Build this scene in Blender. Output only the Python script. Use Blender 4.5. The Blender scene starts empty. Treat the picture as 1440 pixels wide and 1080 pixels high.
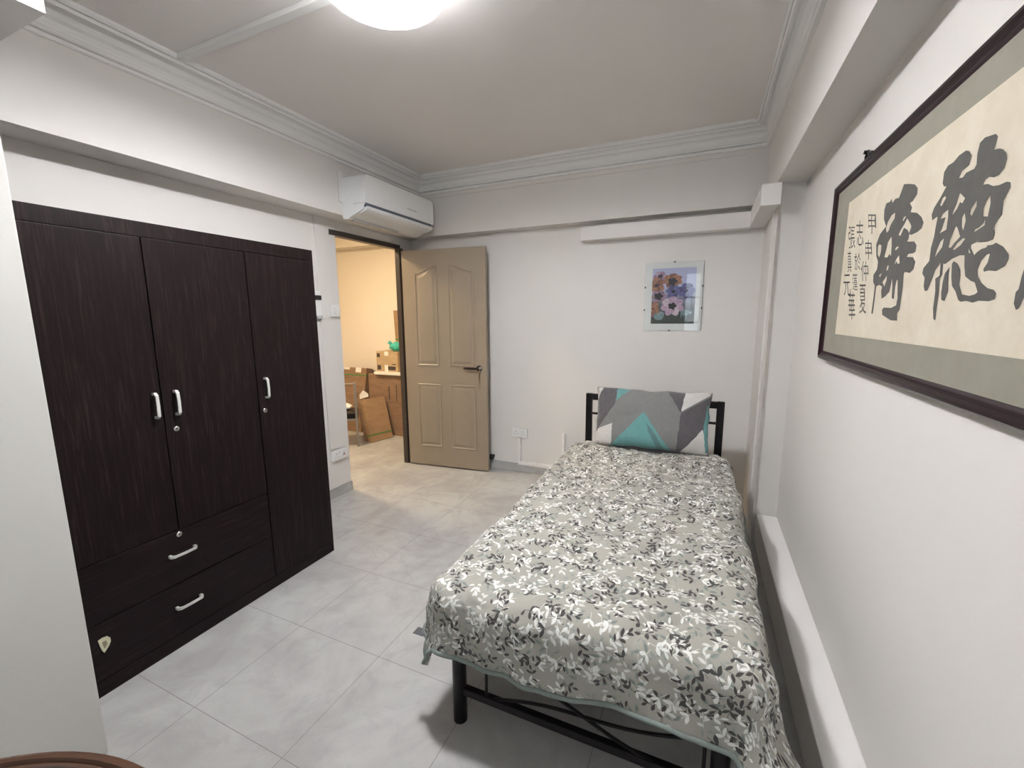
import bpy, bmesh, math, random
from mathutils import Vector, Matrix, noise
from mathutils.geometry import tessellate_polygon
random.seed(7)
sc = bpy.context.scene
COL = sc.collection
PI = math.pi

# ------------------------------------------------------------------ camera
YAW, PITCH, ROLL, FPX = 0.4175, -0.1539, -0.0062, 603.2
cy_, sy_ = math.cos(YAW), math.sin(YAW); cp_, sp_ = math.cos(PITCH), math.sin(PITCH); cr_, sr_ = math.cos(ROLL), math.sin(ROLL)
fwd = Vector((-sy_*cp_, cy_*cp_, sp_)); r0 = Vector((cy_, sy_, 0)); u0 = r0.cross(fwd)
rt_ = cr_*r0 + sr_*u0; up_ = -sr_*r0 + cr_*u0
cam_d = bpy.data.cameras.new('camera'); cam = bpy.data.objects.new('camera', cam_d); COL.objects.link(cam)
cam_d.sensor_fit = 'HORIZONTAL'; cam_d.sensor_width = 36; cam_d.lens = 36*FPX/1440; cam_d.clip_start = 0.02
m = Matrix((rt_, up_, -fwd)).transposed().to_4x4(); m.translation = Vector((0, 0, 1.40)); cam.matrix_world = m
sc.camera = cam

# ------------------------------------------------------------------ light and exposure
sc.view_settings.view_transform = 'Standard'; sc.view_settings.look = 'None'
sc.view_settings.exposure = 0.38; sc.view_settings.gamma = 1.0; sc.view_settings.use_curve_mapping = False
w = bpy.data.worlds.new('daylight'); sc.world = w; w.use_nodes = True
bg = w.node_tree.nodes['Background']; bg.inputs[0].default_value = (0.86, 0.94, 1.0, 1); bg.inputs[1].default_value = 2.8
LAMP = (-1.065, 1.335)
def light(name, kind, loc, power, color, rot=(0, 0, 0), **k):
    d = bpy.data.lights.new(name, kind); d.energy = power; d.color = color
    for a, b in k.items(): setattr(d, a, b)
    o = bpy.data.objects.new(name, d); o.location = loc; o.rotation_euler = rot; COL.objects.link(o); return o
light('hall_lamp_light', 'AREA', (-3.45, 2.75, 2.50), 44, (1.0, 0.77, 0.48), shape='DISK', size=0.28)
pt = light('window_portal', 'AREA', (0.05, -1.13, 1.5), 1, (1, 1, 1), rot=(PI/2, 0, 0), shape='RECTANGLE', size=.78, size_y=1.3)
pt.data.cycles.is_portal = True

# ------------------------------------------------------------------ mesh helpers
def bm_new(): return bmesh.new()
def add_box(bm, x0, x1, y0, y1, z0, z1, bev=0, M=None):
    r = bmesh.ops.create_cube(bm, size=1)
    vs = r['verts']
    for v in vs:
        v.co = Vector((x0 + (v.co.x+.5)*(x1-x0), y0 + (v.co.y+.5)*(y1-y0), z0 + (v.co.z+.5)*(z1-z0)))
    if bev:
        es = list({e for v in vs for e in v.link_edges})
        b = bmesh.ops.bevel(bm, geom=es, offset=bev, segments=2, affect='EDGES', profile=.6)
        vs = list({v for f in b['faces'] for v in f.verts} | {v for v in vs if v.is_valid})
        vs = island(vs)
    if M is not None:
        for v in vs: v.co = M @ v.co
    return vs
def island(vs):
    seen = set(vs); st = list(vs)
    while st:
        v = st.pop()
        for e in v.link_edges:
            o = e.other_vert(v)
            if o not in seen: seen.add(o); st.append(o)
    return list(seen)
def add_cyl(bm, p, q, r, n=16, r2=None, cap=True):
    p, q = Vector(p), Vector(q); d = q-p; L = d.length
    M = Matrix.Translation((p+q)/2) @ d.to_track_quat('Z', 'Y').to_matrix().to_4x4()
    return bmesh.ops.create_cone(bm, cap_ends=cap, segments=n, radius1=r, radius2=r if r2 is None else r2, depth=L, matrix=M)['verts']
def add_tube(bm, pts, r, n=10):
    pts = [Vector(p) for p in pts]; rings = []
    prev = None
    for i, p in enumerate(pts):
        t = (pts[min(i+1, len(pts)-1)] - pts[max(i-1, 0)]).normalized()
        a = t.orthogonal().normalized() if prev is None else (prev - t*prev.dot(t)).normalized()
        prev = a; b = t.cross(a)
        rings.append([bm.verts.new(p + (a*math.cos(2*PI*k/n) + b*math.sin(2*PI*k/n))*r) for k in range(n)])
    for i in range(len(rings)-1):
        for k in range(n):
            bm.faces.new((rings[i][k], rings[i][(k+1) % n], rings[i+1][(k+1) % n], rings[i+1][k]))
    bm.faces.new(rings[0][::-1]); bm.faces.new(rings[-1])
def add_lathe(bm, prof, c, n=48, axis=None):
    """prof: (radius, height) pairs, turned about c along z (or axis matrix)"""
    M = Matrix.Translation(c) @ (axis or Matrix.Identity(4)); rings = []
    for r, h in prof:
        if r < 1e-6: rings.append([bm.verts.new(M @ Vector((0, 0, h)))])
        else: rings.append([bm.verts.new(M @ Vector((r*math.cos(2*PI*k/n), r*math.sin(2*PI*k/n), h))) for k in range(n)])
    for a, b in zip(rings, rings[1:]):
        for k in range(n):
            k2 = (k+1) % n
            f = [a[k], a[k2], b[k2], b[k]] if len(a) > 1 and len(b) > 1 else ([a[0], b[k2], b[k]] if len(a) == 1 else [a[k], a[k2], b[0]])
            bm.faces.new(f)
def add_prism(bm, pts, z0, z1, M=None):
    """pts: 2D outline, extruded z0..z1; M maps (x, y, z) to the place"""
    M = M or Matrix.Identity(4); n = len(pts)
    a = [bm.verts.new(M @ Vector((x, y, z0))) for x, y in pts]; b = [bm.verts.new(M @ Vector((x, y, z1))) for x, y in pts]
    fs = [bm.faces.new(a[::-1]), bm.faces.new(b)]
    for k in range(n): fs.append(bm.faces.new((a[k], a[(k+1) % n], b[(k+1) % n], b[k])))
    return a+b
def add_poly_holes(bm, loops, f):
    """flat polygon with holes, given by 2D loops; f maps a 2D point into space"""
    L3 = [[Vector((x, y, 0)) for x, y in l] for l in loops]
    tris = tessellate_polygon(L3); flat = [p for l in loops for p in l]
    vs = [bm.verts.new(f(p)) for p in flat]
    for t in tris:
        try: bm.faces.new([vs[i] for i in t])
        except ValueError: pass
def obj(name, bm, mat, parent=None, smooth=False, base=None, recalc=True):
    if recalc: bmesh.ops.recalc_face_normals(bm, faces=bm.faces)
    if parent is None:
        if base is None:
            xs = [v.co.x for v in bm.verts]; ys = [v.co.y for v in bm.verts]; zs = [v.co.z for v in bm.verts]
            base = Vector(((min(xs)+max(xs))/2, (min(ys)+max(ys))/2, min(zs)))
        base = Vector(base); off = base
    else:
        off = Vector((0, 0, 0)); p = parent
        while p is not None: off = off + Vector(p.location); p = p.parent
        base = Vector((0, 0, 0))
    for v in bm.verts: v.co -= off
    me = bpy.data.meshes.new(name); bm.to_mesh(me); bm.free()
    for mm in (mat if isinstance(mat, (list, tuple)) else [mat]): me.materials.append(mm)
    if smooth:
        for p in me.polygons: p.use_smooth = True
        if smooth != 'all':
            try: me.set_sharp_from_angle(angle=math.radians(38))
            except Exception: pass
    o = bpy.data.objects.new(name, me); COL.objects.link(o); o.parent = parent; o.location = base
    return o
def thing(name, label, cat, loc, group=None):
    o = bpy.data.objects.new(name, None); COL.objects.link(o); o.location = loc; o.empty_display_size = .05
    o['label'] = label; o['category'] = cat
    if group: o['group'] = group
    return o
def tag(o, label, cat, group=None, kind=None):
    o['label'] = label; o['category'] = cat
    if group: o['group'] = group
    if kind: o['kind'] = kind
    return o
def struct(name, bm, mat, label=None, smooth=False):
    o = obj(name, bm, mat, smooth=smooth); o['kind'] = 'structure'
    if label: o['label'] = label
    return o

# ------------------------------------------------------------------ material helpers
class V:
    """a float socket with arithmetic"""
    def __init__(s, t, k): s.t, s.k = t, k
    def m(s, op, *a, clamp=False):
        n = s.t.nodes.new('ShaderNodeMath'); n.operation = op; n.use_clamp = clamp
        for i, x in enumerate((s,)+a):
            if isinstance(x, V): s.t.links.new(x.k, n.inputs[i])
            else: n.inputs[i].default_value = x
        return V(s.t, n.outputs[0])
    def __add__(s, o): return s.m('ADD', o)
    def __sub__(s, o): return s.m('SUBTRACT', o)
    def __mul__(s, o): return s.m('MULTIPLY', o)
    def __truediv__(s, o): return s.m('DIVIDE', o)
    def gt(s, o): return s.m('GREATER_THAN', o)
    def lt(s, o): return s.m('LESS_THAN', o)
class Mat:
    def __init__(s, name, color=(.8, .8, .8), rough=.5, metal=0, **k):
        s.mat = bpy.data.materials.new(name); s.mat.use_nodes = True; s.t = s.mat.node_tree
        s.b = s.t.nodes['Principled BSDF']
        s.b.inputs['Base Color'].default_value = (*color, 1); s.b.inputs['Roughness'].default_value = rough; s.b.inputs['Metallic'].default_value = metal
        for a, v in k.items(): s.b.inputs[a.replace('_', ' ')].default_value = v
    def n(s, typ, **k):
        n = s.t.nodes.new(typ)
        for a, v in k.items():
            if a.startswith('i_'):
                n.inputs[a[2:]].default_value = v
            else: setattr(n, a, v)
        return n
    def ln(s, a, b): s.t.links.new(a, b)
    def coord(s, kind='Object'):
        return s.n('ShaderNodeTexCoord').outputs[kind]
    def world(s):
        return s.n('ShaderNodeNewGeometry').outputs['Position']
    def mapping(s, src, scale=(1, 1, 1), loc=(0, 0, 0), rot=(0, 0, 0)):
        n = s.n('ShaderNodeMapping'); n.inputs['Scale'].default_value = scale; n.inputs['Location'].default_value = loc; n.inputs['Rotation'].default_value = rot
        s.ln(src, n.inputs[0]); return n.outputs[0]
    def noise(s, src, scale, detail=3, rough=.5, out='Fac', dist=0):
        n = s.n('ShaderNodeTexNoise'); n.inputs['Scale'].default_value = scale; n.inputs['Detail'].default_value = detail
        n.inputs['Roughness'].default_value = rough; n.inputs['Distortion'].default_value = dist
        s.ln(src, n.inputs['Vector']); return n.outputs[out]
    def ramp(s, src, stops):
        n = s.n('ShaderNodeValToRGB'); e = n.color_ramp.elements
        while len(e) > 1: e.remove(e[0])
        e[0].position = stops[0][0]; e[0].color = (*stops[0][1], 1)
        for p, c in stops[1:]:
            x = e.new(p); x.color = (*c, 1)
        s.ln(src, n.inputs[0]); return n.outputs[0]
    def mix(s, fac, a, b):
        n = s.n('ShaderNodeMix', data_type='RGBA')
        for i, x in ((0, fac), (6, a), (7, b)):
            if isinstance(x, V): x = x.k
            if hasattr(x, 'links'): s.ln(x, n.inputs[i])
            elif i == 0: n.inputs[0].default_value = x
            else: n.inputs[i].default_value = (*x, 1)
        return n.outputs[2]
    def color(s, sock): s.ln(sock, s.b.inputs['Base Color']); return s
    def bump(s, sock, strength=.2, dist=.01):
        n = s.n('ShaderNodeBump'); n.inputs['Strength'].default_value = strength; n.inputs['Distance'].default_value = dist
        if isinstance(sock, V): sock = sock.k
        s.ln(sock, n.inputs['Height']); s.ln(n.outputs[0], s.b.inputs['Normal']); return s
    def sep(s, src):
        n = s.n('ShaderNodeSeparateXYZ'); s.ln(src, n.inputs[0]); return [V(s.t, n.outputs[i]) for i in range(3)]
def simple(name, color, rough=.5, metal=0, var=.06, scale=30, **k):
    """plain material with a little procedural variation"""
    m = Mat(name, color, rough, metal, **k)
    f = m.noise(m.coord(), scale, 3)
    m.color(m.ramp(f, [(.3, tuple(c*(1-var) for c in color)), (.7, tuple(min(1, c*(1+var)) for c in color))]))
    return m.mat
def paint(name, color, bump=.12):
    m = Mat(name, color, .6)
    p = m.world(); f = m.noise(p, 1.3, 3)
    m.color(m.ramp(f, [(.3, tuple(c*.975 for c in color)), (.7, tuple(min(1, c*1.02) for c in color))]))
    m.bump(m.noise(p, 160, 2), bump, .002); return m.mat
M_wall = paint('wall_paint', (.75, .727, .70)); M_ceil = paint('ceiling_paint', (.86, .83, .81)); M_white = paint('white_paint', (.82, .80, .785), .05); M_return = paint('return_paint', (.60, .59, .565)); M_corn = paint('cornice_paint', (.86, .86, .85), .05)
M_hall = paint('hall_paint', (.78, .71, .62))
M_plastic = simple('white_plastic', (.82, .82, .81), .3, var=.02); M_plastic_grey = simple('grey_plastic', (.45, .46, .46), .4)
M_black = simple('black_powder_coat', (.009, .007, .008), .33, var=.2, Specular_IOR_Level=.22); M_chrome = simple('chrome', (.62, .6, .58), .22, 1.0, var=.03)
M_handle = simple('satin_handle', (.78, .77, .74), .35, .4, var=.03); M_rubber = simple('black_rubber', (.015, .015, .015), .6)
M_dark = simple('dark_void', (.01, .01, .012), .7)

def floor_mat(name, skirting=False):
    m = Mat(name, (.6, .6, .6), .28); p = m.world()
    a = m.noise(p, 2.2, 8, .62, dist=.6); b = m.noise(m.mapping(p, (1, 1, 1), (5, 2, 0)), 6.5, 6, .65, dist=1.2)
    c = m.mix(m.ramp(a, [(.40, (0, 0, 0)), (.62, (1, 1, 1))]), (.465, .465, .452), (.365, .357, .35))
    c = m.mix(m.ramp(b, [(.48, (0, 0, 0)), (.75, (.6, .6, .6))]), c, (.31, .30, .30))
    if not skirting:
        x, y, z = m.sep(p); T = .4557
        def line(v, o):
            t = ((v - o)/T + 40).m('FRACT'); t = t.m('MINIMUM', (t*-1)+1); return t.lt(.0026)
        g = line(x, -1.6214).m('MAXIMUM', line(y, 1.2334))
        # every tile has its own slightly different shade
        cx = ((x + 1.6214)/T).m('FLOOR'); cyy = ((y - 1.2334)/T).m('FLOOR')
        wn = m.n('ShaderNodeTexWhiteNoise', noise_dimensions='2D'); cb = m.n('ShaderNodeCombineXYZ'); m.ln(cx.k, cb.inputs[0]); m.ln(cyy.k, cb.inputs[1]); m.ln(cb.outputs[0], wn.inputs[0])
        c = m.mix(V(m.t, wn.outputs[0])*.16, c, (.42, .42, .42))
        c = m.mix(g*.8, c, (.20, .19, .18))
        m.bump((g*-1)+1, .25, .002)
    m.color(c); m.b.inputs['Roughness'].default_value = .26; m.b.inputs['Specular IOR Level'].default_value = .45
    return m.mat
M_floor = floor_mat('floor_tile'); M_skirt = floor_mat('skirting_tile', True)

# ------------------------------------------------------------------ the room
XL, XW, XR, XRW = -2.42, -2.60, .33, .478      # left beam face, left wall, right beam face, right wall
YB, YBW, YF, H, ZB = 3.40, 3.51, -1.10, 2.634, 2.13   # back beam, back wall, front wall, ceiling, underside of beams
b = bm_new(); add_box(b, -5.2, .9, YF-.12, 4.6, -.08, 0); struct('floor', b, M_floor, 'marbled grey tiled floor of the bedroom and hall')
b = bm_new(); add_box(b, -5.2, .9, YF-.12, 4.6, H, H+.08); struct('ceiling', b, M_ceil, 'plain painted ceiling')
# left wall with the doorway (y 2.56 .. 3.315)
b = bm_new()
add_box(b, XW-.045, XW, YF, 2.56, 0, H); add_box(b, XW-.045, XW, 3.315, YBW, 0, H); add_box(b, XW-.045, XW, 2.56, 3.315, 2.055, H)
add_box(b, XW, XL, YF, 3.42, ZB, H)                                   # the beam over the wardrobe
add_box(b, XL, XL+.012, YF, 2.43, ZB, H-.10); add_box(b, XL, XL+.012, 2.43, 3.40, ZB, 2.205)      # raised plaster skin beside the air conditioner
add_box(b, XW, XW+.012, 2.36, 2.455, .39, ZB)                         # flat pilaster strip
struct('wall_left', b, M_wall, 'cream painted left wall with boxed beam and doorway')
b = bm_new(); add_box(b, XW-.045, .9, YBW, YBW+.12, 0, H); add_box(b, XW, .5, YB, YBW, ZB, H); struct('wall_back', b, M_wall, 'cream painted wall behind the bed with a shallow beam')
b = bm_new(); add_box(b, XRW, XRW+.12, YF, YBW, 0, H); add_box(b, XR, XRW, YF, YB, ZB, H)
add_prism(b, [(.345, YBW), (.345, 2.90), (.362, 2.925), (.48, 2.95), (.48, YBW)], 0, ZB)
struct('wall_right', b, M_wall, 'cream painted right wall with deep beam and corner column')
b = bm_new(); add_box(b, .366, XRW, YF, 2.92, 0, .18, .006); struct('trim_2', b, M_white, 'low boxed ledge running along the right wall')
# near column at the left edge of the view and the soffit above it
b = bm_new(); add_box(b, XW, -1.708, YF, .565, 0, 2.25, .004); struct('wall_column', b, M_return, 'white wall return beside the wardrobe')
b = bm_new(); add_box(b, XW, -1.737, YF, .706, 2.25, H); struct('trim_3', b, M_white, 'white boxed soffit above the wall return')
# wall behind the camera with the window that lets the daylight in
b = bm_new(); WX0, WX1, WZ0, WZ1 = -.34, .44, .85, 2.15
add_box(b, XW-.045, WX0, YF-.12, YF, 0, H); add_box(b, WX1, .9, YF-.12, YF, 0, H); add_box(b, WX0, WX1, YF-.12, YF, 0, WZ0); add_box(b, WX0, WX1, YF-.12, YF, WZ1, H)
struct('wall_front', b, M_wall, 'wall with window behind the camera')
b = bm_new()
for x in (WX0, -.085, .17, WX1-.03): add_box(b, x, x+.03, YF-.08, YF-.04, WZ0, WZ1)
for z in (WZ0, 1.28, 1.71, WZ1-.03): add_box(b, WX0, WX1, YF-.08, YF-.04, z, z+.03)
struct('window_1', b, M_white, 'white framed window with grille bars')
# hall
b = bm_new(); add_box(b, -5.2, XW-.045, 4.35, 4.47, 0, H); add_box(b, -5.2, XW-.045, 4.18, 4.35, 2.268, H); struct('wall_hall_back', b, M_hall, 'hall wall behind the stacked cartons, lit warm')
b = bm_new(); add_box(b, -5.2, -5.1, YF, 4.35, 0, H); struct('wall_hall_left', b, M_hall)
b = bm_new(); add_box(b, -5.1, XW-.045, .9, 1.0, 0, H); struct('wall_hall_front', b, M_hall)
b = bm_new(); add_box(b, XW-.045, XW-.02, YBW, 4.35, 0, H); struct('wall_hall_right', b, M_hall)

# cornice: one moulding mitred round the room
prof = [(0, 2.486), (.016, 2.486), (.021, 2.491), (.021, 2.501), (.006, 2.503), (.006, 2.508), (.021, 2.510), (.025, 2.516), (.023, 2.525), (.007, 2.528),
        (.009, 2.545), (.017, 2.562), (.030, 2.572), (.022, 2.575), (.020, 2.580), (.032, 2.594), (.048, 2.602), (.062, 2.604), (.060, 2.596), (.070, 2.597), (.075, 2.606), (.066, 2.611), (.067, 2.615), (.079, 2.612), (.087, 2.619), (.087, 2.634)]
b = bm_new(); rows = []
for o_, z_ in prof:
    o2 = o_*1.05
    rows.append([b.verts.new(p) for p in ((XL+o2, YF, z_), (XL+o2, YB-o2, z_), (XR-o2, YB-o2, z_), (XR-o2, YF, z_))])
for r1, r2 in zip(rows, rows[1:]):
    for k in range(3): b.faces.new((r1[k], r1[k+1], r2[k+1], r2[k]))
struct('trim_1', b, M_corn, 'stepped white plaster cornice around the ceiling')
# thin line under the cornice on the back wall
b = bm_new(); add_box(b, XL+.02, .20, YB-.006, YB, 2.452, 2.492); struct('trim_4', b, M_wall, 'flat band under the back cornice')

# skirting
for nm, a in (('baseboard_back', (-1.76, .345, YBW-.035, YBW, 0, .066)), ('baseboard_left', (XW, XW+.012, 1.80, 2.565, 0, .072)), ('baseboard_hall', (-5.1, XW-.045, 4.338, 4.35, 0, .07)), ('baseboard_left_corner', (XW, XW+.012, 3.33, YBW, 0, .068))):
    b = bm_new(); add_box(b, *a, .002); struct(nm, b, M_skirt, 'grey tile skirting')

# outlines of the brushed characters, (y, z) on the paper
CAL_A = [(1.493,1.736),(1.459,1.728),(1.423,1.717),(1.404,1.704),(1.402,1.689),(1.423,1.678),(1.439,1.677),(1.422,1.663),(1.427,1.653),(1.388,1.643),(1.36,1.628),(1.345,1.613),(1.351,1.601),(1.373,1.596),(1.405,1.595),(1.418,1.599),(1.418,1.588),(1.424,1.582),(1.383,1.576),(1.367,1.565),(1.368,1.55),(1.382,1.548),(1.407,1.55),(1.416,1.544),(1.379,1.539),(1.361,1.526),(1.366,1.509),(1.384,1.502),(1.415,1.507),(1.42,1.502),(1.415,1.471),(1.416,1.435),(1.416,1.414),(1.429,1.404),(1.424,1.386),(1.464,1.386),(1.497,1.393),(1.531,1.401),(1.538,1.415),(1.527,1.421),(1.475,1.419),(1.443,1.425),(1.44,1.443),(1.454,1.489),(1.46,1.491),(1.464,1.474),(1.463,1.442),(1.479,1.445),(1.484,1.476),(1.493,1.497),(1.496,1.476),(1.5,1.463),(1.527,1.451),(1.552,1.446),(1.562,1.468),(1.558,1.48),(1.583,1.486),(1.605,1.483),(1.605,1.441),(1.607,1.403),(1.62,1.406),(1.617,1.45),(1.618,1.486),(1.636,1.498),(1.641,1.519),(1.616,1.533),(1.615,1.554),(1.636,1.573),(1.648,1.608),(1.627,1.633),(1.597,1.644),(1.584,1.648),(1.596,1.658),(1.609,1.672),(1.615,1.699),(1.604,1.714),(1.577,1.712),(1.568,1.718),(1.557,1.704),(1.541,1.711),(1.516,1.708),(1.506,1.719)]
CAL_AH = [[(1.451,1.648),(1.466,1.639),(1.471,1.642),(1.465,1.649)],[(1.443,1.641),(1.418,1.623),(1.411,1.615),(1.42,1.602),(1.431,1.611),(1.456,1.621),(1.473,1.604),(1.486,1.608),(1.477,1.617),(1.455,1.631)],[(1.529,1.673),(1.553,1.671),(1.575,1.658),(1.584,1.642),(1.575,1.629),(1.561,1.632),(1.55,1.647),(1.529,1.658)],[(1.623,1.604),(1.604,1.599),(1.601,1.581),(1.61,1.566),(1.625,1.576),(1.63,1.597)],[(1.534,1.612),(1.525,1.586),(1.521,1.559),(1.534,1.566),(1.547,1.558),(1.569,1.562),(1.56,1.583),(1.555,1.6)],[(1.488,1.579),(1.473,1.576),(1.49,1.57),(1.498,1.573)],[(1.466,1.554),(1.455,1.533),(1.468,1.532),(1.476,1.54),(1.488,1.533),(1.482,1.545)],[(1.528,1.535),(1.53,1.523),(1.542,1.522),(1.539,1.534)],[(1.574,1.519),(1.584,1.508),(1.592,1.513)],[(1.533,1.508),(1.531,1.496),(1.542,1.479),(1.56,1.492),(1.543,1.501)]]
CAL_B = [(1.099,1.717),(1.091,1.71),(1.095,1.693),(1.097,1.69),(1.082,1.687),(1.07,1.682),(1.057,1.671),(1.053,1.661),(1.057,1.647),(1.069,1.64),(1.083,1.64),(1.099,1.645),(1.11,1.643),(1.115,1.636),(1.099,1.633),(1.082,1.625),(1.064,1.622),(1.043,1.622),(1.032,1.618),(1.03,1.61),(1.037,1.601),(1.044,1.591),(1.041,1.568),(1.051,1.562),(1.058,1.554),(1.061,1.547),(1.058,1.548),(1.054,1.54),(1.057,1.53),(1.073,1.529),(1.093,1.531),(1.107,1.534),(1.124,1.531),(1.124,1.525),(1.109,1.51),(1.102,1.514),(1.089,1.518),(1.073,1.519),(1.071,1.522),(1.056,1.521),(1.046,1.523),(1.023,1.513),(1.005,1.498),(1.004,1.491),(1.011,1.48),(1.033,1.474),(1.055,1.477),(1.069,1.476),(1.072,1.481),(1.062,1.491),(1.059,1.506),(1.069,1.506),(1.083,1.497),(1.091,1.481),(1.086,1.469),(1.072,1.457),(1.05,1.446),(1.03,1.442),(1.022,1.436),(1.023,1.426),(1.04,1.423),(1.07,1.425),(1.09,1.422),(1.112,1.426),(1.133,1.425),(1.142,1.429),(1.157,1.446),(1.174,1.458),(1.182,1.477),(1.187,1.503),(1.18,1.507),(1.164,1.5),(1.151,1.487),(1.147,1.474),(1.146,1.458),(1.131,1.439),(1.104,1.435),(1.087,1.437),(1.079,1.441),(1.093,1.459),(1.108,1.463),(1.129,1.473),(1.138,1.493),(1.143,1.514),(1.161,1.516),(1.188,1.513),(1.214,1.505),(1.223,1.507),(1.22,1.484),(1.228,1.476),(1.223,1.445),(1.223,1.414),(1.222,1.388),(1.232,1.391),(1.24,1.414),(1.241,1.451),(1.249,1.478),(1.232,1.483),(1.235,1.51),(1.255,1.496),(1.265,1.475),(1.279,1.454),(1.292,1.454),(1.3,1.465),(1.301,1.484),(1.316,1.495),(1.313,1.507),(1.289,1.52),(1.29,1.548),(1.282,1.572),(1.281,1.591),(1.278,1.611),(1.281,1.613),(1.302,1.609),(1.309,1.623),(1.301,1.636),(1.279,1.651),(1.257,1.67),(1.268,1.672),(1.277,1.681),(1.277,1.704),(1.263,1.713),(1.241,1.713),(1.222,1.72),(1.196,1.721),(1.182,1.715),(1.172,1.704),(1.176,1.688),(1.2,1.684),(1.208,1.673),(1.194,1.67),(1.183,1.676),(1.155,1.675),(1.149,1.681),(1.152,1.7),(1.148,1.719),(1.133,1.723)]
CAL_BH = [[(1.256,1.65),(1.252,1.645),(1.267,1.632),(1.274,1.635),(1.267,1.648)],[(1.195,1.641),(1.173,1.626),(1.181,1.618),(1.19,1.623),(1.198,1.612),(1.213,1.603),(1.211,1.611),(1.203,1.622),(1.199,1.635)],[(1.129,1.611),(1.127,1.601),(1.139,1.586),(1.145,1.591),(1.144,1.6)],[(1.087,1.611),(1.082,1.597),(1.084,1.574),(1.099,1.577),(1.103,1.591),(1.097,1.604)],[(1.166,1.597),(1.158,1.581),(1.162,1.563),(1.169,1.572),(1.173,1.589)],[(1.235,1.618),(1.231,1.603),(1.231,1.577),(1.258,1.574),(1.251,1.581),(1.245,1.594),(1.241,1.604),(1.263,1.605),(1.255,1.614)],[(1.091,1.57),(1.09,1.56),(1.121,1.553),(1.119,1.558),(1.107,1.559),(1.095,1.564)],[(1.192,1.577),(1.185,1.572),(1.17,1.553),(1.189,1.544),(1.201,1.536),(1.21,1.538),(1.208,1.553),(1.197,1.57)],[(1.15,1.546),(1.163,1.536),(1.185,1.53),(1.191,1.531),(1.176,1.542),(1.158,1.548)],[(1.236,1.56),(1.238,1.543),(1.264,1.526),(1.26,1.539),(1.249,1.555)],[(1.131,1.525),(1.123,1.515),(1.13,1.517)]]
CAL_S = [(1.194,1.497),(1.193,1.478),(1.186,1.448),(1.195,1.428),(1.209,1.431),(1.214,1.445),(1.214,1.469),(1.21,1.486)]
CAL_R = [(0.956,1.481),(0.958,1.478),(0.963,1.459),(0.965,1.44),(0.971,1.435),(0.971,1.417),(0.963,1.407),(0.957,1.409),(0.95,1.423),(0.944,1.435)]
CAL_SMALL = [('甲',[(1.756,1.715),(1.684,1.7),(1.663,1.64),(1.734,1.652)]),('申',[(1.755,1.638),(1.694,1.628),(1.672,1.567),(1.732,1.574)]),('仲',[(1.77,1.574),(1.702,1.566),(1.679,1.503),(1.746,1.508)]),('夏',[(1.763,1.499),(1.699,1.495),(1.667,1.405),(1.729,1.406)]),('志',[(1.871,1.718),(1.797,1.704),(1.768,1.622),(1.839,1.632)]),('於',[(1.852,1.609),(1.784,1.6),(1.764,1.544),(1.831,1.551)]),('蓮',[(1.85,1.542),(1.795,1.537),(1.775,1.481),(1.828,1.484)]),('華',[(1.872,1.48),(1.798,1.476),(1.765,1.386),(1.836,1.385)]),('張',[(1.957,1.714),(1.881,1.7),(1.853,1.624),(1.927,1.634)]),('真',[(1.938,1.628),(1.892,1.622),(1.864,1.546),(1.909,1.55)]),('元',[(1.954,1.547),(1.874,1.541),(1.846,1.467),(1.924,1.47)])]

# ------------------------------------------------------------------ ceiling lamp
def lamp_mat():
    m = Mat('lamp_diffuser_glow', (.9, .9, .9), .4); x, y, z = m.sep(m.coord('Object'))
    r = (x*x + y*y).m('SQRT')
    e = m.n('ShaderNodeMapRange', interpolation_type='SMOOTHSTEP'); m.ln(r.k, e.inputs[0])
    for i, v in enumerate((.088, .112, 400.0, 7.0)): e.inputs[i+1].default_value = v
    m.ln(e.outputs[0], m.b.inputs['Emission Strength']); m.b.inputs['Emission Color'].default_value = (.985, .98, 1, 1)
    return m.mat
lamp = thing('ceiling_lamp', 'round white flush ceiling lamp switched on, with a shallow rim', 'ceiling lamp', (*LAMP, H))
b = bm_new(); add_lathe(b, [(0, 2.514), (.03, 2.516), (.06, 2.522), (.085, 2.535), (.10, 2.553), (.14, 2.558), (.190, 2.562)], (*LAMP, 0)); obj('diffuser', b, lamp_mat(), lamp, smooth=True)
rimm = Mat('lamp_rim_glow', (.85, .85, .85), .35); rimm.b.inputs['Emission Color'].default_value = (.99, .98, .99, 1); rimm.b.inputs['Emission Strength'].default_value = 9.0  # rim glow added to brighten the ceiling around the lamp
b = bm_new(); add_lathe(b, [(.186, 2.57), (.194, 2.53), (.198, 2.502), (.203, 2.504), (.212, 2.54), (.216, H-.004), (.186, H-.004), (.186, 2.57)], (*LAMP, 0), 64); obj('rim', b, rimm.mat, lamp, smooth=True)
# surface conduit that feeds the lamp
b = bm_new(); add_box(b, XL+.075, LAMP[0]-.19, 1.400, 1.440, H-.022, H, .004); tag(obj('ceiling_trunking', b, M_corn), 'white cable trunking running across the ceiling to the lamp', 'cable trunking')

# ------------------------------------------------------------------ air conditioner
ac = thing('air_conditioner', 'white wall mounted air conditioner above the open door', 'air conditioner', (-2.42, 2.87, 2.10))
M_ac = simple('ac_shell', (.84, .85, .86), .25, var=.01)
AY0, AY1 = 2.455, 3.29
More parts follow.
